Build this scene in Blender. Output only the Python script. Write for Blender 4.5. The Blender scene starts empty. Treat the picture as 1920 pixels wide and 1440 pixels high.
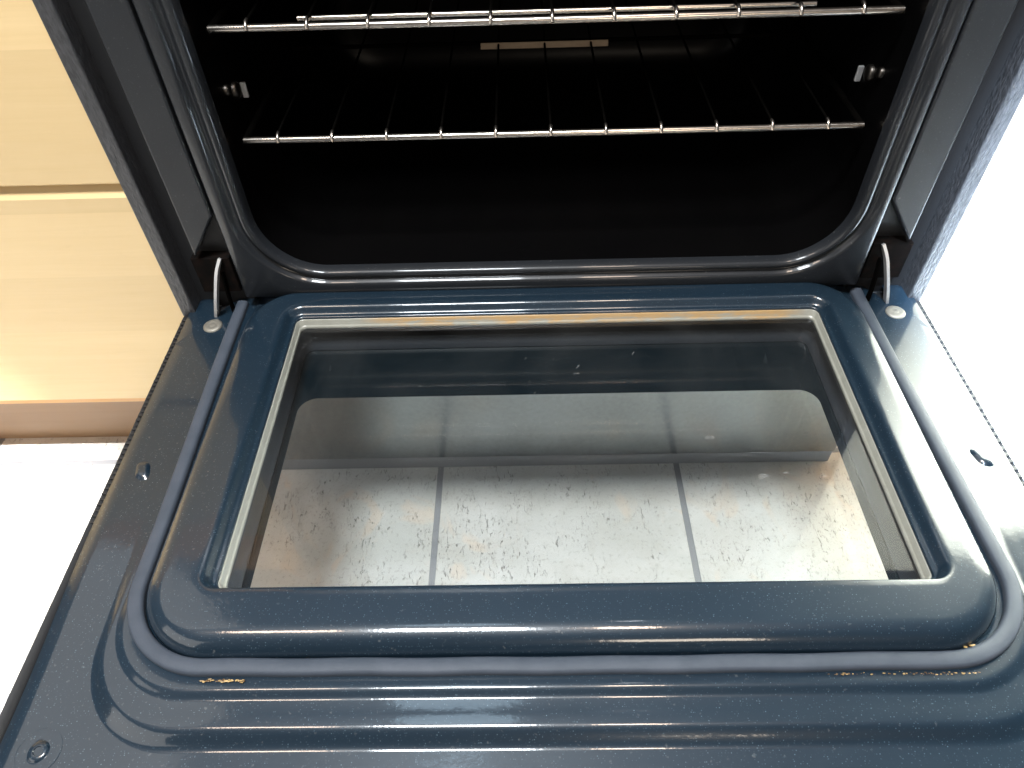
import bpy, bmesh, math, random
from mathutils import Vector, Matrix
random.seed(7)
sc = bpy.context.scene
C = sc.collection

# ------------------------------------------------------------------ camera
cd = bpy.data.cameras.new('camera'); cam = bpy.data.objects.new('camera', cd); C.objects.link(cam)
P, Y, RO = 0.822, -0.0297, -0.0400
fw = Vector((math.sin(Y)*math.cos(P), math.cos(Y)*math.cos(P), -math.sin(P)))
rt = Vector((math.cos(Y), -math.sin(Y), 0)); up = rt.cross(fw)
r2 = math.cos(RO)*rt + math.sin(RO)*up; u2 = -math.sin(RO)*rt + math.cos(RO)*up
m = Matrix((r2, u2, -fw)).transposed().to_4x4()
m.translation = Vector((-0.0234, -0.5664, 0.4882))
cam.matrix_world = m
cd.sensor_width = 36; cd.lens = 1357.4/1920*36
cd.clip_start = 0.01; cd.clip_end = 100
sc.camera = cam

# ------------------------------------------------------------------ world and lamps
w = bpy.data.worlds.new('World'); sc.world = w; w.use_nodes = True
bg = w.node_tree.nodes['Background']
bg.inputs[1].default_value = 1.0
# soft room surroundings: pale towards the ceiling and the back wall, dim behind the photographer
wt = w.node_tree; tc = wt.nodes.new('ShaderNodeTexCoord'); dp = wt.nodes.new('ShaderNodeVectorMath'); dp.operation = 'DOT_PRODUCT'
dp.inputs[1].default_value = (0, .75, .66); wt.links.new(tc.outputs['Generated'], dp.inputs[0])
mr = wt.nodes.new('ShaderNodeMapRange'); mr.inputs[1].default_value = -.25; mr.inputs[2].default_value = .75; mr.inputs[3].default_value = .0; mr.inputs[4].default_value = 1.0
wt.links.new(dp.outputs['Value'], mr.inputs[0])
cr = wt.nodes.new('ShaderNodeValToRGB'); cr.color_ramp.elements[0].color = (.07, .065, .06, 1); cr.color_ramp.elements[1].color = (.19, .25, .34, 1)
wt.links.new(mr.outputs[0], cr.inputs[0]); wt.links.new(cr.outputs[0], bg.inputs[0])

def area(name, loc, aim, sx, sy, power, col):
    l = bpy.data.lights.new(name, 'AREA'); l.shape = 'RECTANGLE'; l.size = sx; l.size_y = sy
    l.energy = power; l.color = col
    o = bpy.data.objects.new(name, l); C.objects.link(o); o.location = loc
    o.rotation_euler = (Vector(aim)-Vector(loc)).to_track_quat('-Z', 'Y').to_euler()
    return o
def spot(name, loc, aim, ang, blend, power, col, rad=0.03):
    l = bpy.data.lights.new(name, 'SPOT'); l.spot_size = math.radians(ang); l.spot_blend = blend
    l.energy = power; l.color = col; l.shadow_soft_size = rad
    o = bpy.data.objects.new(name, l); C.objects.link(o); o.location = loc
    o.rotation_euler = (Vector(aim)-Vector(loc)).to_track_quat('-Z', 'Y').to_euler()
    return o
area('window_light', (-0.27, -0.60, 2.0), (-0.27, -0.60, 0), 0.46, 0.42, 72, (0.90, 0.96, 1.0))
area('window_glow', (-0.28, 0.10, 2.1), (-0.28, 0.0, 0), 0.42, 0.34, 1.8, (0.60, 0.82, 1.0)).data.shape = 'ELLIPSE'
area('warm_ceiling_lamp', (0.29, -0.60, 2.0), (0.29, -0.60, 0), 0.20, 0.26, 9, (1.0, 0.76, 0.58))
area('warm_wall_lamp', (-0.85, -0.60, 2.0), (-0.85, -0.60, 0), 0.36, 0.26, 11, (1.0, 0.76, 0.58))
area('hood_lamp', (0.30, 0.30, 1.9), (0.30, 0.30, 0), 0.10, 0.05, 0.35, (0.95, 0.97, 1.0))
area('room_fill_light', (-2.5, -1.9, 1.2), (-0.6, 0, -0.0), 2.2, 1.6, 24, (1.0, 0.96, 0.90))
area('ceiling_bounce', (-1.9, 0.3, 2.2), (-1.9, 0.3, 0), 1.6, 1.4, 9, (1.0, 0.94, 0.85)).data.shape = 'ELLIPSE'
area('front_fill_light', (0.5, -2.3, 1.0), (0, 0, 0.15), 0.5, 0.4, 10, (1.0, 0.86, 0.70))  # added fill to brighten the inside of the cavity
spot('sun_patch_left', (-0.92, -0.95, 2.2), (-0.97, -0.22, -0.3), 22, 0.4, 900, (1.0, 0.97, 0.92), 0.01)
spot('sun_patch_right', (0.10, -0.95, 1.6), (0.82, -0.02, -0.04), 28, 1.0, 17000, (0.66, 0.82, 1.0), 0.01)

vs = sc.view_settings
vs.view_transform = 'Standard'; vs.look = 'None'; vs.exposure = 0; vs.gamma = 1
sc.render.engine = 'CYCLES'

# ------------------------------------------------------------------ helpers
def tag(o, label=None, cat=None, group=None, kind=None):
    if label: o['label'] = label
    if cat: o['category'] = cat
    if group: o['group'] = group
    if kind: o['kind'] = kind
    return o
def empty(name, loc=(0, 0, 0)):
    o = bpy.data.objects.new(name, None); C.objects.link(o); o.location = loc; o.empty_display_size = .05
    return o
def mesh_obj(name, verts, faces, mat, parent=None, smooth=True, loc=None):
    me = bpy.data.meshes.new(name); me.from_pydata([tuple(v) for v in verts], [], faces); me.update()
    o = bpy.data.objects.new(name, me); C.objects.link(o)
    if smooth:
        for p in me.polygons: p.use_smooth = True
    if mat: me.materials.append(mat)
    if parent: o.parent = parent
    return o
def fix_normals(o, angle=None):
    bm = bmesh.new(); bm.from_mesh(o.data); bmesh.ops.recalc_face_normals(bm, faces=bm.faces)
    if angle:
        a = math.radians(angle)
        for e in bm.edges:
            if len(e.link_faces) == 2 and e.calc_face_angle(0) > a: e.smooth = False
    bm.to_mesh(o.data); bm.free(); return o
def rr(x0, x1, y0, y1, rt_, rb, nc=14, ns=36):
    """rounded rectangle, y0 = near (bottom) y1 = far (top); counter-clockwise from near right corner"""
    pts = []
    def side(a, b):
        for i in range(ns):
            t = (i+.5)/ns; pts.append((a[0]+(b[0]-a[0])*t, a[1]+(b[1]-a[1])*t))
    def arc(cx, cy, r, a0):
        for i in range(nc+1):
            a = math.radians(a0+90*i/nc); pts.append((cx+r*math.cos(a), cy+r*math.sin(a)))
    arc(x1-rb, y0+rb, rb, 270); side((x1, y0+rb), (x1, y1-rt_))
    arc(x1-rt_, y1-rt_, rt_, 0); side((x1-rt_, y1), (x0+rt_, y1))
    arc(x0+rt_, y1-rt_, rt_, 90); side((x0, y1-rt_), (x0, y0+rb))
    arc(x0+rb, y0+rb, rb, 180); side((x0+rb, y0), (x1-rb, y0))
    return pts
def loft(rings, closed=True, cap=False):
    """rings: lists of 3D points, equal length"""
    n = len(rings[0]); V = [p for r in rings for p in r]; F = []
    for i in range(len(rings)-1):
        for j in range(n if closed else n-1):
            k = (j+1) % n
            F.append((i*n+j, i*n+k, (i+1)*n+k, (i+1)*n+j))
    if cap: F.append(tuple(range(n))[::-1]); F.append(tuple((len(rings)-1)*n+j for j in range(n)))
    return V, F
def box_bm(bm, x0, x1, y0, y1, z0, z1, bev=0.0):
    g = bmesh.ops.create_cube(bm, size=1)
    for v in g['verts']:
        v.co = Vector(((x0+x1)/2+v.co.x*(x1-x0), (y0+y1)/2+v.co.y*(y1-y0), (z0+z1)/2+v.co.z*(z1-z0)))
    if bev:
        es = set(e for v in g['verts'] for e in v.link_edges)
        bmesh.ops.bevel(bm, geom=list(es), offset=bev, segments=3, affect='EDGES', profile=.5)
def box(name, x0, x1, y0, y1, z0, z1, mat, parent=None, bev=0.0):
    bm = bmesh.new(); box_bm(bm, x0, x1, y0, y1, z0, z1, bev)
    me = bpy.data.meshes.new(name); bm.to_mesh(me); bm.free()
    o = bpy.data.objects.new(name, me); C.objects.link(o); me.materials.append(mat)
    if parent: o.parent = parent
    return o
def sweep(path, sec_fn, up=(0, 0, 1), cap=True):
    """path list of Vector; sec_fn(i,t)-> list of (side, up) offsets"""
    rings = []
    n = len(path); upv = Vector(up)
    for i, p in enumerate(path):
        t = (path[min(i+1, n-1)]-path[max(i-1, 0)]).normalized()
        s = t.cross(upv).normalized(); uu = s.cross(t)
        rings.append([p+s*a+uu*b for a, b in sec_fn(i, i/(n-1))])
    return loft(rings, True, cap)
def circ(r, n=10): return [(r*math.cos(2*math.pi*k/n), r*math.sin(2*math.pi*k/n)) for k in range(n)]
def tube(name, path, r, mat, parent=None, up=(0, 0, 1), n=10):
    c = circ(r, n); V, F = sweep([Vector(p) for p in path], lambda i, t: c, up)
    return fix_normals(mesh_obj(name, V, F, mat, parent), 50)
def ss(a, b, x):
    t = max(0., min(1., (x-a)/(b-a))); return t*t*(3-2*t)

# ------------------------------------------------------------------ materials
class NT:
    def __init__(s, name):
        s.m = bpy.data.materials.new(name); s.m.use_nodes = True; s.t = s.m.node_tree
        s.b = s.t.nodes['Principled BSDF']; s.out = s.t.nodes['Material Output']
    def n(s, typ, **kw):
        x = s.t.nodes.new(typ)
        for k, v in kw.items():
            if k.startswith('i_'):
                key = k[2:]; x.inputs[int(key) if key.isdigit() else key.replace('_', ' ')].default_value = v
            else: setattr(x, k, v)
        return x
    def l(s, a, b): s.t.links.new(a, b)
    def pos(s, scale=(1, 1, 1), rot=(0, 0, 0)):
        tc = s.n('ShaderNodeNewGeometry'); mp = s.n('ShaderNodeMapping'); mp.inputs['Scale'].default_value = scale
        mp.inputs['Rotation'].default_value = rot
        s.l(tc.outputs['Position'], mp.inputs['Vector']); return mp.outputs[0]
    def noise(s, vec, scale, detail=4, rough=.55, dist=0):
        x = s.n('ShaderNodeTexNoise'); x.inputs['Scale'].default_value = scale; x.inputs['Detail'].default_value = detail
        x.inputs['Roughness'].default_value = rough; x.inputs['Distortion'].default_value = dist
        s.l(vec, x.inputs['Vector']); return x.outputs[0]
    def ramp(s, fac, stops):
        x = s.n('ShaderNodeValToRGB'); e = x.color_ramp.elements
        while len(e) < len(stops): e.new(.5)
        for k, (p, c) in enumerate(stops):
            e[k].position = p; e[k].color = c if len(c) == 4 else (*c, 1)
        s.l(fac, x.inputs[0]); return x.outputs[0]
    def mix(s, fac, a, b, mode='MIX'):
        x = s.n('ShaderNodeMix', data_type='RGBA', blend_type=mode)
        for sock, v in ((x.inputs[0], fac), (x.inputs[6], a), (x.inputs[7], b)):
            if hasattr(v, 'links'): s.l(v, sock)
            else: sock.default_value = v if not isinstance(v, tuple) else (*v[:3], 1)
        return x.outputs[2]
    def math(s, op, a, b=0, c=0, clamp=False):
        x = s.n('ShaderNodeMath', operation=op, use_clamp=clamp)
        for k, v in enumerate((a, b, c)):
            if hasattr(v, 'links'): s.l(v, x.inputs[k])
            else: x.inputs[k].default_value = v
        return x.outputs[0]
    def bump(s, h, st, dist=.001, normal=None):
        x = s.n('ShaderNodeBump'); x.inputs['Strength'].default_value = st; x.inputs['Distance'].default_value = dist
        s.l(h, x.inputs['Height'])
        if normal: s.l(normal, x.inputs['Normal'])
        return x.outputs[0]
    def set(s, **kw):
        for k, v in kw.items():
            i = s.b.inputs[k.replace('_', ' ')]
            if hasattr(v, 'links'): s.l(v, i)
            else: i.default_value = v if not isinstance(v, tuple) else (*v, 1)

G1 = (1, 1, 1); K0 = (0, 0, 0)
def enamel(name, c0, c1, flake, fl=.6, rough=.055, spec=.5, coat=1.0, orange=.05, dust=.12):
    m = NT(name); p = m.pos()
    blot = m.noise(p, 9, 3)
    col = m.mix(blot, c0, c1)
    v = m.n('ShaderNodeTexVoronoi', feature='F1'); v.inputs['Scale'].default_value = 760; m.l(p, v.inputs['Vector'])
    rnd = m.ramp(v.outputs['Color'], [(.62, K0), (.97, G1)])
    dot = m.ramp(v.outputs['Distance'], [(.10, G1), (.34, K0)])
    fac = m.math('MULTIPLY', m.mix(1.0, rnd, dot, 'MULTIPLY'), fl)
    col = m.mix(fac, col, flake)
    # dust and fine smears
    d = m.ramp(m.noise(m.pos((1, 1, 1)), 300, 2), [(.66, K0), (.8, G1)])
    col = m.mix(m.math('MULTIPLY', d, dust), col, (.45, .45, .43))
    rg = m.math('MULTIPLY_ADD', m.noise(p, 22, 5), .06, rough)
    m.set(Base_Color=col, Roughness=.38, Specular_IOR_Level=spec, Coat_Weight=coat, Coat_IOR=1.5)
    m.l(rg, m.b.inputs['Coat Roughness'])
    bn = m.bump(m.noise(p, 260, 2), orange, .0008)
    bn = m.bump(m.noise(p, 16, 2), orange*1.2, .006, bn)
    m.l(bn, m.b.inputs['Normal']); m.l(bn, m.b.inputs['Coat Normal'])
    return m.m
M = {}
M['enamel_blue'] = enamel('blue_enamel', (.0050, .0122, .0205), (.0074, .0178, .0300), (.20, .29, .35), .50, spec=.22)
M['enamel_black'] = enamel('black_enamel', (.010, .011, .013), (.014, .016, .019), (.07, .08, .09), .4, rough=.03, spec=.20, coat=.34, orange=.004)
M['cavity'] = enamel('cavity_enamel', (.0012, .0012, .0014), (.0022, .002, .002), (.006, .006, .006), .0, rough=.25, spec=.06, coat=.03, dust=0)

m = NT('dark_trim'); p = m.pos()
nz = m.noise(m.pos((1, 1, .35)), 420, 3)
m.set(Base_Color=m.ramp(nz, [(.3, (.016, .017, .019)), (.75, (.05, .05, .055))]), Roughness=.42)
m.l(m.bump(nz, .7, .001), m.b.inputs['Normal']); M['trim'] = m.m

m = NT('black_rubber'); m.set(Base_Color=(.006, .006, .007), Roughness=.6); M['black'] = m.m

m = NT('silicone_gasket'); nz = m.noise(m.pos(), 60, 4)
m.set(Base_Color=m.ramp(nz, [(.3, (.038, .048, .064)), (.7, (.050, .060, .078))]), Roughness=.6, Specular_IOR_Level=.3)
m.l(m.bump(m.noise(m.pos(), 180, 3), .12, .001), m.b.inputs['Normal']); M['gasket'] = m.m

m = NT('stained_window_frame'); p = m.pos()
sx = m.n('ShaderNodeSeparateXYZ'); g = m.n('ShaderNodeNewGeometry'); m.l(g.outputs['Position'], sx.inputs[0])
nz = m.noise(m.pos((1, 1, 5)), 42, 5, .6, .6)
far = m.math('GREATER_THAN', sx.outputs[1], -.045)
xr = m.ramp(m.math('MULTIPLY_ADD', sx.outputs[0], 1.9, .5), [(.14, K0), (.20, G1), (.93, G1), (.98, K0)])
zz = m.math('MULTIPLY_ADD', sx.outputs[2], 70, -.22, clamp=True)
stn = m.ramp(m.math('ADD', m.math('MULTIPLY', nz, .9), m.math('MULTIPLY', zz, .45)), [(.42, K0), (.60, G1)])
stain = m.math('MULTIPLY', m.math('MULTIPLY', stn, xr), far)
base = m.mix(m.noise(p, 90, 4), (.20, .20, .17), (.28, .28, .245))
stc = m.mix(m.noise(p, 130, 3), (.42, .24, .07), (.30, .20, .10))
m.set(Base_Color=m.mix(m.math('MULTIPLY', stain, .85), base, stc), Roughness=.32, Specular_IOR_Level=.5)
m.l(m.bump(m.noise(p, 240, 3), .2, .001), m.b.inputs['Normal']); M['frame'] = m.m

def metal(name, col, rough, var=.1, met=1.0):
    m = NT(name); nz = m.noise(m.pos((1, 1, 1)), 180, 3)
    c2 = tuple(c*(.72) for c in col)
    m.set(Base_Color=m.mix(nz, c2, col), Metallic=met, Roughness=m.math('MULTIPLY_ADD', nz, var, rough))
    return m.m
M['chrome'] = metal('rack_steel', (.62, .56, .50), .24, .03)
M['wire'] = metal('rack_wire_shaded', (.0014, .0012, .001), .9, met=0)  # near-black colour stands in for the cavity's shade on the wires
M['wire'].node_tree.nodes['Principled BSDF'].inputs['Specular IOR Level'].default_value = .02
M['glint_plate'] = metal('tan_glint_plate', (.26, .19, .125), .5, .1, .3)  # tan colour of the rear highlight in the cavity
M['stud'] = metal('dark_stud', (.10, .09, .08), .35)
M['steel'] = metal('hinge_steel', (.85, .85, .85), .45, met=.8)
M['rivet'] = metal('rivet_zinc', (.26, .245, .21), .5, met=.6)
m = NT('rusty_steel'); nz = m.noise(m.pos(), 140, 5)
m.set(Base_Color=m.ramp(nz, [(.40, (.003, .0028, .0026)), (.62, (.007, .0045, .0038)), (.8, (.028, .014, .009))]), Roughness=.95, Specular_IOR_Level=.05); M['rust'] = m.m

# glass
m = NT('oven_glass'); t = m.t; p = m.pos()
tr = m.n('ShaderNodeBsdfTransparent'); tr.inputs[0].default_value = (.95, .96, .955, 1)
gl = m.n('ShaderNodeBsdfGlossy'); gl.inputs['Roughness'].default_value = .03
fr = m.n('ShaderNodeFresnel'); fr.inputs[0].default_value = 1.5
mx = m.n('ShaderNodeMixShader'); m.l(fr.outputs[0], mx.inputs[0]); m.l(tr.outputs[0], mx.inputs[1]); m.l(gl.outputs[0], mx.inputs[2])
df = m.n('ShaderNodeBsdfDiffuse'); df.inputs[0].default_value = (.75, .74, .71, 1)
hz = m.ramp(m.noise(p, 11, 5, .6, .4), [(.35, (.003,)*3), (.75, (.017,)*3)])
sc1 = m.ramp(m.noise(m.pos((1, 3.5, 1), (0, 0, .5)), 75, 4, .7, .8), [(.68, K0), (.76, (.35,)*3)])
sxx = m.n('ShaderNodeSeparateXYZ'); gg = m.n('ShaderNodeNewGeometry'); m.l(gg.outputs['Position'], sxx.inputs[0])
rx = m.ramp(m.math('MULTIPLY_ADD', sxx.outputs[0], 2, .5), [(.66, (.10,)*3), (.82, G1)])
ry = m.ramp(m.math('MULTIPLY_ADD', sxx.outputs[1], 2, 1.0), [(.46, (.1,)*3), (.56, G1), (.70, G1), (.80, (.1,)*3)])
msk = m.math('MULTIPLY', m.math('MULTIPLY', rx, ry), sc1)
hf = m.math('ADD', hz, msk, clamp=True)
mx2 = m.n('ShaderNodeMixShader'); m.l(hf, mx2.inputs[0]); m.l(mx.outputs[0], mx2.inputs[1]); m.l(df.outputs[0], mx2.inputs[2])
m.l(mx2.outputs[0], m.out.inputs[0]); M['glass'] = m.m
m = NT('outer_glass'); tr = m.n('ShaderNodeBsdfTransparent'); tr.inputs[0].default_value = (.94, .955, .95, 1)
gl = m.n('ShaderNodeBsdfGlossy'); gl.inputs['Roughness'].default_value = .02
fr = m.n('ShaderNodeFresnel'); fr.inputs[0].default_value = 1.45
mx = m.n('ShaderNodeMixShader'); m.l(fr.outputs[0], mx.inputs[0]); m.l(tr.outputs[0], mx.inputs[1]); m.l(gl.outputs[0], mx.inputs[2])
m.l(mx.outputs[0], m.out.inputs[0]); M['glass2'] = m.m
m = NT('glass_border_print'); m.set(Base_Color=(.003, .007, .010), Roughness=.14, Specular_IOR_Level=.5); M['frit'] = m.m
m = NT('smear'); nz = m.ramp(m.noise(m.pos(), 420, 3), [(.35, (.05,)*3), (.70, (.24,)*3)])
m.set(Base_Color=(.55, .55, .53), Roughness=.6); m.l(nz, m.b.inputs['Alpha']); M['smear'] = m.m

# maple
def maple(name, c0, c1, c2):
    m = NT(name); g = m.n('ShaderNodeNewGeometry'); sx = m.n('ShaderNodeSeparateXYZ'); m.l(g.outputs['Position'], sx.inputs[0])
    zq = m.math('FLOOR', m.math('MULTIPLY_ADD', sx.outputs[2], 13.7, .35))
    wn = m.n('ShaderNodeTexWhiteNoise', noise_dimensions='1D'); m.l(zq, wn.inputs['W'])
    gr = m.noise(m.pos((1.2, 1.2, 26)), 3.2, 6, .6, .5)
    fine = m.noise(m.pos((6, 6, 160)), 3, 4, .6)
    col = m.mix(gr, c0, c1)
    col = m.mix(m.math('MULTIPLY', wn.outputs[0], .55), col, c2)
    col = m.mix(m.math('MULTIPLY', fine, .16), col, tuple(c*.6 for c in c0))
    fl = m.ramp(m.noise(m.pos((1, 1, 3)), 34, 3, .5, 1.2), [(.66, K0), (.76, G1)])
    col = m.mix(m.math('MULTIPLY', fl, .10), col, tuple(c*.7 for c in c0))
    m.set(Base_Color=col, Roughness=.36, Specular_IOR_Level=.45)
    m.l(m.bump(fine, .05, .001), m.b.inputs['Normal']); return m.m
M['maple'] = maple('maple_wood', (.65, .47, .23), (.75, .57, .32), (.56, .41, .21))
M['maple_sunlit'] = maple('sunlit_maple_panel', (.68, .57, .40), (.76, .66, .49), (.62, .52, .36))  # paler copy of the maple, sun glare put into the colour
M['maple_edge'] = maple('maple_rail', (.70, .38, .14), (.78, .44, .17), (.64, .34, .12))
M['toe'] = maple('toe_board', (.28, .17, .09), (.34, .22, .13), (.22, .13, .07))

# tile floor
m = NT('travertine_tile'); p = m.pos(); g = m.n('ShaderNodeNewGeometry')
br = m.n('ShaderNodeTexBrick'); br.offset = 0; br.squash = 1
mp = m.n('ShaderNodeMapping'); mp.inputs['Location'].default_value = (.1405, -.033, 0); m.l(g.outputs['Position'], mp.inputs['Vector'])
m.l(mp.outputs[0], br.inputs['Vector'])
for k, v in (('Scale', 1), ('Brick Width', .315), ('Row Height', .315), ('Mortar Size', .0042), ('Mortar Smooth', .2)): br.inputs[k].default_value = v
br.inputs['Color1'].default_value = (0, 0, 0, 1); br.inputs['Color2'].default_value = (1, 1, 1, 1); br.inputs['Mortar'].default_value = (.5, .5, .5, 1)
cl = m.ramp(m.noise(p, 7, 6, .6, .7), [(.3, (.50, .50, .48)), (.52, (.58, .58, .57)), (.72, (.66, .66, .65))])
peach_glow = m.ramp(m.noise(m.pos((1.6, 1, 1), (0, 0, .6)), 8.5, 3, .5, 1.5), [(.58, K0), (.66, G1)])
cl = m.mix(m.math('MULTIPLY', peach_glow, .40), cl, (.66, .52, .40))  # peach patches paint warm light streaks into the tile colour
pch2 = m.ramp(m.noise(m.pos((1, 1.3, 1), (0, 0, -.4)), 19, 4, .55, 1.), [(.55, K0), (.60, G1)])
cl = m.mix(m.math('MULTIPLY', pch2, .22), cl, (.50, .48, .45))
vein = m.noise(m.pos((2.8, 1, 1), (0, 0, .75)), 95, 5, .75, 1.0)
msk = m.ramp(m.noise(p, 22, 3), [(.42, K0), (.56, G1)])
pit = m.math('MULTIPLY', m.ramp(vein, [(.565, K0), (.64, G1)]), msk)
cl = m.mix(m.math('MULTIPLY', pit, .85), cl, (.16, .15, .14))
cl = m.mix(m.math('MULTIPLY', m.ramp(m.noise(p, 220, 3), [(.57, K0), (.70, G1)]), .35), cl, (.25, .24, .22))
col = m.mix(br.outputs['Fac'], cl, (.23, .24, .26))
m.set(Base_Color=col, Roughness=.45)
h = m.math('SUBTRACT', m.math('MULTIPLY', br.outputs['Fac'], -1), m.math('MULTIPLY', pit, .5))
m.l(m.bump(h, .6, .002), m.b.inputs['Normal']); M['tile'] = m.m
m = NT('grease_crumb'); m.set(Base_Color=m.ramp(m.noise(m.pos(), 300, 2), [(.4, (.10, .05, .015)), (.6, (.45, .30, .12))]), Roughness=.5); M['crumb'] = m.m
M['drawer'] = metal('satin_steel_drawer', (.33, .35, .36), .18, .05)
m = NT('kick_grey'); m.set(Base_Color=(.20, .21, .23), Roughness=.5); M['kick'] = m.m
m = NT('tunnel_enamel'); m.set(Base_Color=(.020, .024, .030), Roughness=.42, Specular_IOR_Level=.35); M['tunnel'] = m.m
m = NT('fascia'); m.set(Base_Color=(.25, .25, .26), Roughness=.4); M['fascia'] = m.m

# ------------------------------------------------------------------ floor
FZ = -.30
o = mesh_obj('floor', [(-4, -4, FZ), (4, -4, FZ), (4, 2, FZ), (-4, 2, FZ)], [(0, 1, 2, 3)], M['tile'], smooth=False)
tag(o, kind='structure')

# ------------------------------------------------------------------ maple cabinets
cab = empty('drawer_cabinet', (-.78, .02, FZ))
tag(cab, 'pale maple drawer cabinet standing left of the open oven', 'cabinet')
def cpart(o): 
    o.parent = cab; o.matrix_parent_inverse = Matrix.Translation(-Vector(cab.location)); return o
XL0, XL1 = -1.19, -.3835
cpart(box('cabinet_body', XL0, XL1+.003, .0175, .55, -.160, .58, M['maple_edge'], bev=.001))
def drawer(z0, z1, par=None):
    # slab front with a chamfered top edge
    y0 = -.002; c = .009
    V = []
    for x in (XL0+.002, -.3787):
        V += [(x, .0170, z0), (x, y0+.002, z0), (x, y0, z0+.002), (x, y0, z1-c), (x, y0+c, z1), (x, .0170, z1)]
    F = [(i, (i+1) % 6, 6+(i+1) % 6, 6+i) for i in range(6)] + [tuple(range(6))[::-1], tuple(range(6, 12))]
    return fix_normals(mesh_obj('drawer_front', V, F, M['maple'], smooth=False))
cpart(drawer(-.134, .1445)); cpart(drawer(.1485, .45))
cpart(box('toe_kick', XL0, XL1, .078, .092, FZ, -.167, M['toe']))

cab2 = empty('side_cabinet', (.78, .02, FZ))
tag(cab2, 'sunlit maple cabinet to the right of the open oven, bleached by the light', 'cabinet')
def c2(o):
    o.parent = cab2; o.matrix_parent_inverse = Matrix.Translation(-Vector(cab2.location)); return o
c2(box('cabinet_body', .3805, 1.19, .0175, .55, -.168, .58, M['maple_edge'], bev=.001))
c2(box('cabinet_door', .3800, 1.188, -.002, .0170, -.134, .575, M['maple_sunlit'], bev=.002))
c2(box('toe_kick', .384, 1.19, .078, .092, FZ, -.167, M['toe']))

# ------------------------------------------------------------------ the oven
oven = empty('oven', (0, .25, FZ))
tag(oven, 'dark blue enamel kitchen oven with its glass door dropped wide open', 'oven')
def op(o, par=None):
    if par is None:
        o.parent = oven; o.matrix_parent_inverse = Matrix.Translation(-Vector(oven.location))
    else: o.parent = par
    return o

# --- door liner: concentric rounded rings from the window opening outwards
WX0, WX1, WY0, WY1 = -.2500, .2620, -.3200, -.0300
rings = []
def ring(x0, x1, y0, y1, rt_, rb, z):
    pts = rr(x0, x1, y0, y1, rt_, rb)
    rings.append([Vector((x, y, z(x, y) if callable(z) else z)) for x, y in pts])
def off(d, z): ring(WX0-d, WX1+d, WY0-d*.32, WY1+d, .007+d, .006+d*.8, z)
for d, z in ((.0, .0108), (.0, .0115), (.0004, .0124), (.0012, .0129), (.0026, .0130), (.0036, .0132), (.0046, .0138), (.0058, .0150),
             (.0072, .0168), (.0084, .0183), (.0094, .0191), (.0106, .0196), (.0122, .0199), (.0146, .0200)):
    off(d, z)
PX0, PX1, PY0, PY1 = -.302, .306, -.368, .008
for k in (.2, .5, .8):
    i = .0180
    ring(WX0-.0146+(PX0+i-WX0+.0146)*k, WX1+.0146+(PX1-i-WX1-.0146)*k, WY0-.0047+(PY0+i-WY0+.0047)*k, WY1+.0146+(PY1-i-WY1-.0146)*k, .0216+(.040-.0216)*k, .0177+(.042-.0177)*k, .0200)
RB = .0172
for a in range(0, 91, 6):
    s = RB*(1-math.sin(math.radians(a))); zz = .0200-.0158*(1-math.cos(math.radians(a)))
    ring(PX0+s, PX1-s, PY0+s, PY1-s*.6, .052-s, .057-s, zz)
def fade(y): return 1-ss(-.405, -.25, y)
def lvl(zc): return lambda x, y: zc*fade(y)+.0*(1-fade(y))
B = .0032
for x, y, r_, z in ((.3035, -.3700, .058, .0015), (.306, -.373, .060, B*.4), (.310, -.378, .061, B*.8), (.3165, -.3855, .062, B)):
    ring(-x+.002, x+.002, y, .0165, .004, r_, lvl(z))
def step(xa, ya, ra, xb, yb, rb_, za, zb, n=9):
    for k in range(n+1):
        t = k/n; u = t; zz = za+(zb-za)*ss(0, 1, t)
        ring(-(xa+(xb-xa)*t)+.002, xa+(xb-xa)*t+.002, ya+(yb-ya)*t, .0168, .004, ra+(rb_-ra)*t, lvl(zz))
step(.3170, -.3870, .062, .3225, -.3950, .064, B, 0.0)
ring(-.3215, .3255, -.4030, .017, .004, .065, 0.0)
step(.3240, -.4100, .066, .3330, -.4245, .070, 0.0, -.0072, 12)
PZ = lambda x, y: -.0072*fade(y)
for k in (.3, .7, 1.0):
    ring(-.332-(.038)*k, .336+.034*k, -.4280-.136*k, .0172, .004+.010*k, .070-.060*k, PZ)
ring(-.3708, .3708, -.5648, .0175, .014, .010, lambda x, y: PZ(x, y)-.0015)
ring(-.3708, .3708, -.5648, .0175, .014, .010, -.010)
V, F = loft(rings)
door = mesh_obj('door', V, F, M['enamel_blue'])
door['label'] = 'dark blue speckled enamel door liner with raised window surround'
# hinge notches cut into the two far corners
bm = bmesh.new(); bm.from_mesh(door.data)
for sx_ in (-1, 1):
    tri = [Vector((sx_*.3475, .03)), Vector((sx_*.3410, -.0085)), Vector((sx_*.3150, .03))]
    for i in range(3):
        a, b = tri[i], tri[(i+1) % 3]; d = (b-a).normalized(); nrm = Vector((-d.y, d.x, 0))
        fs = [f for f in bm.faces if .30 < sx_*f.calc_center_median().x < .372 and f.calc_center_median().y > -.06]
        geo = set(fs) | {e for f in fs for e in f.edges} | {v for f in fs for v in f.verts}
        bmesh.ops.bisect_plane(bm, geom=list(geo), plane_co=(a.x, a.y, 0), plane_no=nrm, dist=1e-7)
    kill = []
    for f in bm.faces:
        c = f.calc_center_median(); c = Vector((c.x, c.y))
        s = [(tri[(i+1) % 3]-tri[i]).cross(c-tri[i]) for i in range(3)]
        if (all(v > 0 for v in s) or all(v < 0 for v in s)) and f.calc_center_median().z > -.02: kill.append(f)
    bmesh.ops.delete(bm, geom=kill, context='FACES')
bm.to_mesh(door.data); bm.free()
op(door)

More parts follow.
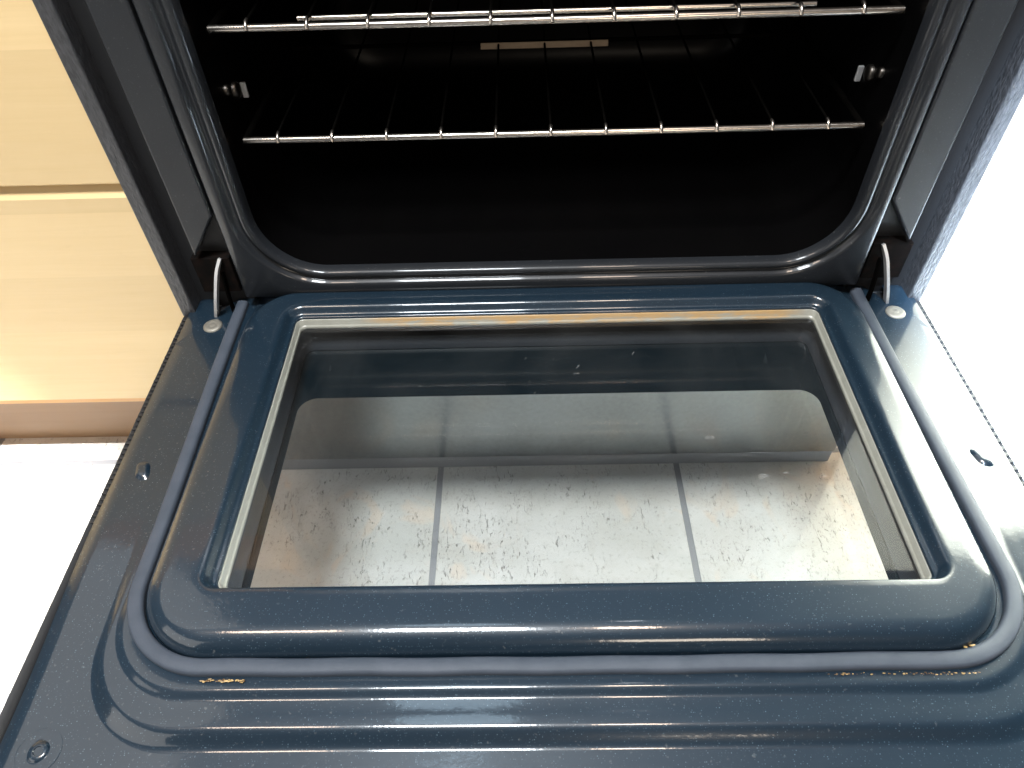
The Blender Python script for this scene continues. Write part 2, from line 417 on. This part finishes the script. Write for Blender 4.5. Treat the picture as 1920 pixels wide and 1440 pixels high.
# pressed dimples: small embossed slots
def dimple(x, y):
    rgs = []
    for s, z in ((1.15, -.0001), (1.0, .0006), (.85, .0016), (.62, .0023), (.35, .0026), (.05, .0027)):
        rgs.append([Vector((x+px_*s+py_*-.25*s, y+py_*s, z)) for px_, py_ in rr(-.0055, .0055, -.0085, .0085, .0052, .0052, 5, 2)])
    V, F = loft(rgs); return fix_normals(mesh_obj('pressed_dimple', V, F, M['enamel_blue'], door))
dimple(-.348, -.205); dimple(.350, -.205)

# black outer shell of the door, with its ribbed edge
sh = []
def shr(x0, x1, y0, y1, rr_, z): sh.append([Vector((x, y, z)) for x, y in rr(x0, x1, y0, y1, rr_, rr_)])
shr(-.3700, .3700, -.5640, .0160, .004, -.0095)
shr(-.3710, .3710, -.5650, -.0002, .004, -.0095)
shr(-.3735, .3735, -.5675, -.0002, .004, -.0060)
shr(-.3770, .3770, -.5700, -.0002, .005, -.0045)
shr(-.3785, .3785, -.5715, -.0002, .005, -.0060)
shr(-.3785, .3785, -.5715, -.0002, .005, -.0300)
shr(-.3765, .3765, -.5700, -.0012, .005, -.0360)
shr(-.262, .272, -.345, -.022, .02, -.0360)
shr(-.262, .272, -.345, -.022, .02, .0)
V, F = loft(sh); shell = fix_normals(mesh_obj('door_shell', V, F, M['black'], door), 40)
# small punched ribs along both outer edges near the hinge
def ribs(sx_):
    bm = bmesh.new(); n = 34 if sx_ > 0 else 46
    for k in range(n):
        y = -.012-.245*k/n; s = (.0016 if sx_ > 0 else .0008)+.0006*random.random()
        box_bm(bm, sx_*.3747-.0022, sx_*.3747+.0022, y-s, y+s, -.0058, -.0030-.0012*random.random(), .0005)
    me = bpy.data.meshes.new('vent_ribs'); bm.to_mesh(me); bm.free()
    o = bpy.data.objects.new('vent_ribs', me); C.objects.link(o); me.materials.append(M['black']); o.parent = door
ribs(-1); ribs(1)

# window frame (cream bead around the inner pane)
fr_ = []
for d, z in ((-.0010, .0104), (.0004, .0106), (.0010, .0100), (.0012, .0042), (.0017, .0036), (.0024, .0032), (.0028, .0024), (.0028, .0006), (-.0010, .0006)):
    fr_.append([Vector((x, y, z)) for x, y in rr(WX0+d, WX1-d, WY0+d, WY1-d, .006, .006)])
V, F = loft(fr_); wf = fix_normals(mesh_obj('window_frame', V, F, M['frame'], door), 60)
# panes
def pane(name, x0, x1, y0, y1, z, th, r, mat):
    pts = rr(x0, x1, y0, y1, r, r, 6, 2)
    return mesh_obj(name, [(x, y, z) for x, y in pts], [tuple(range(len(pts)))], mat, door, smooth=False)
pane('inner_glass', WX0+.001, WX1-.001, WY0+.001, WY1-.001, .0020, 0, .006, M['glass'])
# dried smears on the inner pane: thin irregular films with ragged outlines
def smears():
    for (x, y, a, b, al) in [(0.1672, -0.2221, 0.01, 0.004, 0.5), (0.1865, -0.2188, 0.007, 0.002, 0.35), (0.2153, -0.2231, 0.006, 0.003, 0.4), (0.1676, -0.1978, 0.016, 0.0008, 0.45), (0.0225, -0.1031, 0.006, 0.0018, 0.5), (0.0245, -0.0949, 0.0018, 0.005, 0.5), (0.078, -0.0779, 0.0012, 0.004, 0.5), (-0.016, -0.1261, 0.0012, 0.003, 0.6), (-0.0241, -0.0823, 0.001, 0.003, 0.5), (0.2126, -0.1782, 0.005, 0.002, 0.25), (0.1309, -0.1811, 0.008, 0.004, 0.15)]:
        n_ = 18; vs_ = []
        for k in range(n_):
            t = 2*math.pi*k/n_
            vs_.append((x+a*.5*math.cos(t)*(1+random.uniform(-.35, .25))+.3*b*math.sin(t), y+b*.5*math.sin(t)*(1+random.uniform(-.4, .3)), .0022))
        mesh_obj('smear', vs_, [tuple(range(n_))], M['smear'], door, smooth=False)
smears()
# tunnel between the panes
tn = []
for d, z in ((.000, .0004), (-.006, -.004), (-.008, -.012), (-.008, -.022), (-.003, -.0265), (-.001, -.0335)):
    tn.append([Vector((x, y, z)) for x, y in rr(WX0+d, WX1-d, WY0+d, WY1-d, .008-d, .008-d)])
V, F = loft(tn); fix_normals(mesh_obj('window_tunnel', V, F, M['tunnel'], door), 60)
OX0, OX1, OY0, OY1 = -.2445, .2545, -.3420, -.0955
bd = [[Vector((x, y, -.0342)) for x, y in rr(OX0, OX1, OY0, OY1, .018, .018)],
      [Vector((x, y, -.0342)) for x, y in rr(-.270, .280, -.352, -.014, .012, .012)]]
V, F = loft(bd); fix_normals(mesh_obj('glass_border', V, F, M['frit'], door))
pane('outer_glass', -.268, .278, -.350, -.016, -.0350, 0, .01, M['glass2'])

# gasket: U-shaped silicone strip
path = []
def gx(y): return -.3115-.0045*ss(-.33, -.02, y)
ys = [.006-(.311)*k/40 for k in range(41)]
for y in ys: path.append(Vector((gx(y), y, .0062)))
gr = .066
for k in range(1, 25):
    a = math.pi+math.pi/2*k/24; path.append(Vector((-.3115+gr+gr*math.cos(a), -.3078+gr*math.sin(a), .0062)))
for k in range(1, 60):
    t = k/60; path.append(Vector((-.3115+gr+(.631-2*gr)*t, -.3738-.0012*math.sin(t*math.pi)+.0003*math.sin(t*37), .0062)))
for k in range(0, 25):
    a = -math.pi/2+math.pi/2*k/24; path.append(Vector((.3195-gr+gr*math.cos(a), -.3078+gr*math.sin(a), .0062)))
for y in reversed(ys): path.append(Vector((.3195-.006*ss(-.33, -.02, y), y, .0062)))
for p_ in path:
    p_.z = .0040+.0024*fade(p_.y)
sec = [(-.0052, -.0075), (-.0058, -.001), (-.0052, .0012), (-.0036, .0022), (0, .0024), (.0036, .0022), (.0052, .0012), (.0058, -.001), (.0052, -.0075)]
V, F = sweep(path, lambda i, t: sec); fix_normals(mesh_obj('gasket', V, F, M['gasket'], door), 70)

# rivet and screw
def disc(name, x, y, z, prof, mat, par, n=28):
    rgs = [[Vector((x+r*math.cos(2*math.pi*k/n), y+r*math.sin(2*math.pi*k/n), z+h)) for k in range(n)] for r, h in prof]
    V, F = loft(rgs); F.append(tuple((len(rgs)-1)*n+k for k in range(n)))
    return fix_normals(mesh_obj(name, V, F, mat, par), 50)
for x in (-.3395, .3435):
    disc('rivet', x, -.0255, -.0002, ((.0096, 0), (.0094, .0010), (.0084, .0018), (.0060, .0022), (.0040, .0021), (.0034, .0019), (.0026, .0022), (.001, .0023)), M['rivet'], door)
for x in (-.3425, .3465):
    scw = disc('screw', x, -.4225, -.0074, ((.0148, 0), (.0145, .0005), (.0130, .0007), (.0090, .0004), (.0072, .0002), (.0066, .0006), (.0060, .0014), (.0045, .0019), (.0030, .0020), (.0026, .0014), (.001, .0013)), M['enamel_blue'], door)
    me = scw.data
disc_m = None

# --- front frame of the body: rings around the cavity mouth (x, z plane, y is depth)
CX0, CX1, CZ0, CZ1 = -.2800, .2850, .0430, .4300
fr2 = []
def fring(d, y, x=None):
    fr2.append([Vector((px_, y, pz_)) for px_, pz_ in rr(CX0-d, CX1+d, CZ0-d*.8, CZ1+d, .05+d, .062+d)])
for d, y in ((-.0016, .013), (-.0010, .010), (.0004, .0055), (.0022, .0028), (.0045, .0018), (.0070, .0026), (.0092, .0048), (.0110, .0062), (.0126, .0060), (.0142, .0040), (.0156, .0016), (.0172, .0002), (.0190, 0.0)):
    fring(d, y)
def rect_ring(x, zb, zt, y): fr2.append([Vector((px_, y, pz_)) for px_, pz_ in rr(-x, x+.001, zb, zt, .002, .002)])
rect_ring(.3060, .016, .478, .0); rect_ring(.3080, .0145, .480, .0015); rect_ring(.3090, .013, .482, .012)
V, F = loft(fr2); ff = op(fix_normals(mesh_obj('front_frame', V, F, M['enamel_black'])))
# side columns: raised flat panel, deep groove, outer trim
for s in (-1, 1):
    bm = bmesh.new(); pf = [(s*.3425, .066), (s*.3425, .50), (s*.3105, .50), (s*.3105, .112)]  # slanted foot builds the edge of the door's reflection into the shape
    v1 = [bm.verts.new((x, .0, z)) for x, z in pf]; v2 = [bm.verts.new((x, .020, z)) for x, z in pf]
    bm.faces.new(v1); bm.faces.new(v2[::-1])
    for k in range(4): bm.faces.new((v1[k], v1[(k+1) % 4], v2[(k+1) % 4], v2[k]))
    bmesh.ops.recalc_face_normals(bm, faces=bm.faces)
    bmesh.ops.bevel(bm, geom=bm.edges[:], offset=.002, segments=3, affect='EDGES', profile=.5)
    me = bpy.data.meshes.new('side_panel'); bm.to_mesh(me); bm.free(); o = bpy.data.objects.new('side_panel', me); C.objects.link(o); me.materials.append(M['enamel_black']); op(o)
    xs = sorted((s*.3055, s*.3690)); op(box('groove_back', xs[0], xs[1], .0165, .030, -.04, .50, M['black']))
    xs = sorted((s*.3640, s*.3785)); op(box('side_trim', xs[0], xs[1], -.004, .55, -.006, .50, M['trim'], bev=.0015))
# lower apron behind the door hinge line, and drawer below the door
op(box('lower_apron', -.3640, .3640, .0200, .060, -.040, -.006, M['black']))
op(box('storage_drawer', -.3775, .3775, .012, .54, -.276, -.050, M['drawer'], bev=.003))
op(box('kick_strip', -.376, .376, .0145, .05, FZ+.0005, -.277, M['kick'], bev=.001))
op(box('control_fascia', -.3785, .3785, -.02, .06, .502, .60, M['fascia'], bev=.004))

# --- cavity: five walls with rounded lower edges
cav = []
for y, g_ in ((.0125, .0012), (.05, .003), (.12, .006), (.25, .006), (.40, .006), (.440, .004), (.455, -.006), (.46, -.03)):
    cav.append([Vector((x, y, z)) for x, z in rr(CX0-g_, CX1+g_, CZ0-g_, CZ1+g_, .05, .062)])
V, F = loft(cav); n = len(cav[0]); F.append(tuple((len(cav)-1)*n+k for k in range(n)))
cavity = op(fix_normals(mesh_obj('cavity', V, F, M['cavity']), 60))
# small round fittings on the side walls, plus an added steel tab that stands in for a glint
for sgn, xw in ((-1, CX0-.004), (1, CX1+.004)):
    for (y, z, r_) in ((.056, .2045, .0050), (.0765, .1950, .0075)):
        rgs = [[Vector((xw-sgn*h, y+q*r_*math.cos(2*math.pi*k/16), z+q*r_*math.sin(2*math.pi*k/16))) for k in range(16)] for q, h in ((1, 0), (1, .003), (.8, .0045), (.3, .005))]
        V, F = loft(rgs); F.append(tuple(3*16+k for k in range(16)))
        fix_normals(mesh_obj('wall_stud', V, F, M['stud'], cavity), 50)
    bm = bmesh.new(); xa = xw-sgn*.0050
    box_bm(bm, min(xw, xa), max(xw, xa), .0925, .0955, .1800, .1940, .0005)
    me = bpy.data.meshes.new('glint_tab'); bm.to_mesh(me); bm.free()
    o = bpy.data.objects.new('glint_tab', me); C.objects.link(o); me.materials.append(M['steel']); o.parent = cavity

# --- hinges: slot and curved arm
for s in (-1, 1):
    hs = op(box('hinge_slot', min(s*.3120, s*.3500), max(s*.3120, s*.3500), .004, .020, .020, .0620, M['rust'], bev=.001))
    # slot mouth plate edges
    pth = []
    for k in range(22):
        t = k/21
        pth.append(Vector((s*(.3235+.0175*t**1.3-.0035*max(0, 1-t*4)**2), .004-.012*t-.007*math.sin(t*math.pi), .0620-.0640*t)))
    V, F = sweep(pth, lambda i, t: [(-.0014, -.0035), (.0014, -.0035), (.0014, .0035), (-.0014, .0035)], up=(0, -1, .2))
    arm = op(fix_normals(mesh_obj('hinge_arm', V, F, M['steel'], None, smooth=True), 40))
    pth = []
    for k in range(16):
        t = k/15
        pth.append(Vector((s*(.3225-.001*t), .003-.010*math.sin(t*math.pi*.5), .046-.044*t)))
    V, F = sweep(pth, lambda i, t: [(-.0009, -.003), (.0009, -.003), (.0009, .003), (-.0009, .003)], up=(0, -1, .2))
    op(fix_normals(mesh_obj('hinge_spring', V, F, M['wire'], None), 40))

# ------------------------------------------------------------------ racks
def make_rack(z, label, upper):
    r = empty('oven_rack', (0, .04, z)); tag(r, label, 'oven rack', 'wire racks inside the oven')
    x0, x1 = -.2745, .2795; yb = .43
    fp = [Vector((x0+(x1-x0)*k/24, -.0006*math.sin(math.pi*k/24), 0)) for k in range(25)]
    tube('front_bar', fp, .0031, M['chrome'], r)
    for k in range(11):
        x = -.2432+.0491*k
        tube('wire', [(x, -.0030, -.0012), (x, -.0022, .0022), (x, .0010, .0046), (x, .006, .0048), (x, .20, .0040), (x, .41, .0040)], .0012, M['wire'], r, n=8)
        tp = tube('wire_tip', [(x, -.0036, -.0006), (x, -.0026, .0020), (x, .0004, .0047), (x, .0040, .0050)], .0018, M['chrome'], None, n=8)
        tp.parent = r
    for xs in (x0, x1): tube('side_bar', [(xs, .0, -.001), (xs, .20, -.001), (xs, .41, -.001)], .0028, M['wire'], r)
    tube('cross_bar', [(x0, .20, 0), (0, .20, 0), (x1, .20, 0)], .0022, M['wire'], r)
    tube('rear_bar', [(x0, .41, 0), (0, .41, 0), (x1, .41, 0)], .0030, M['wire'], r)
    if upper:
        tube('second_bar', [(-.205, .0145, .0010), (0, .0140, .0012), (.215, .0145, .0010)], .0022, M['chrome'], r)
    else:
        bm = bmesh.new(); box_bm(bm, -.068, .068, -.0032, .0032, -.0008, .0008, .0005)  # added plate, its tan colour stands in for a highlight deep inside
        me = bpy.data.meshes.new('rear_glint'); bm.to_mesh(me); bm.free(); o = bpy.data.objects.new('rear_glint', me); C.objects.link(o)
        me.materials.append(M['glint_plate']); o.parent = r; o.location = (.002, .184, .003); o.rotation_euler = (math.radians(60), 0, 0)
    return r
make_rack(.1650, 'lower chrome wire rack across the middle of the dark oven cavity', False)
make_rack(.2620, 'upper chrome wire rack with a doubled front bar near the top of the photo', True)

# ------------------------------------------------------------------ crumbs
def crumbs():
    bm = bmesh.new()
    def blob(x, y, z, s):
        g_ = bmesh.ops.create_icosphere(bm, subdivisions=1, radius=s)
        for v in g_['verts']:
            v.co = Vector((x+v.co.x*(1.6+random.random()), y+v.co.y*(.7+random.random()*.5), z+v.co.z*.5))+Vector((random.uniform(-1, 1), random.uniform(-1, 1), random.uniform(-1, 1)))*s*.3
    for k in range(40): blob(random.uniform(-.262, -.225), -.3680+random.gauss(0, .0004), .0045, random.uniform(.0004, .0010))
    for k in range(14): blob(random.uniform(-.21, -.14), -.3690, .0045, random.uniform(.0003, .0006))
    for k in range(26): blob(random.uniform(.252, .285), -.3645+random.gauss(0, .0006), .0050, random.uniform(.0003, .0007))
    for k in range(40): blob(random.uniform(-.245, -.215), -.3825+random.gauss(0, .0005), .0040, random.uniform(.0003, .0007))
    for k in range(60): blob(random.uniform(.17, .27), -.3822+random.gauss(0, .0004), .0040, random.uniform(.0002, .0005))
    me = bpy.data.meshes.new('crumbs'); bm.to_mesh(me); bm.free()
    o = bpy.data.objects.new('crumbs', me); C.objects.link(o); me.materials.append(M['crumb'])
    tag(o, 'yellow brown baked crumbs and grease caught beside the door gasket', 'crumbs', kind='stuff')
crumbs()
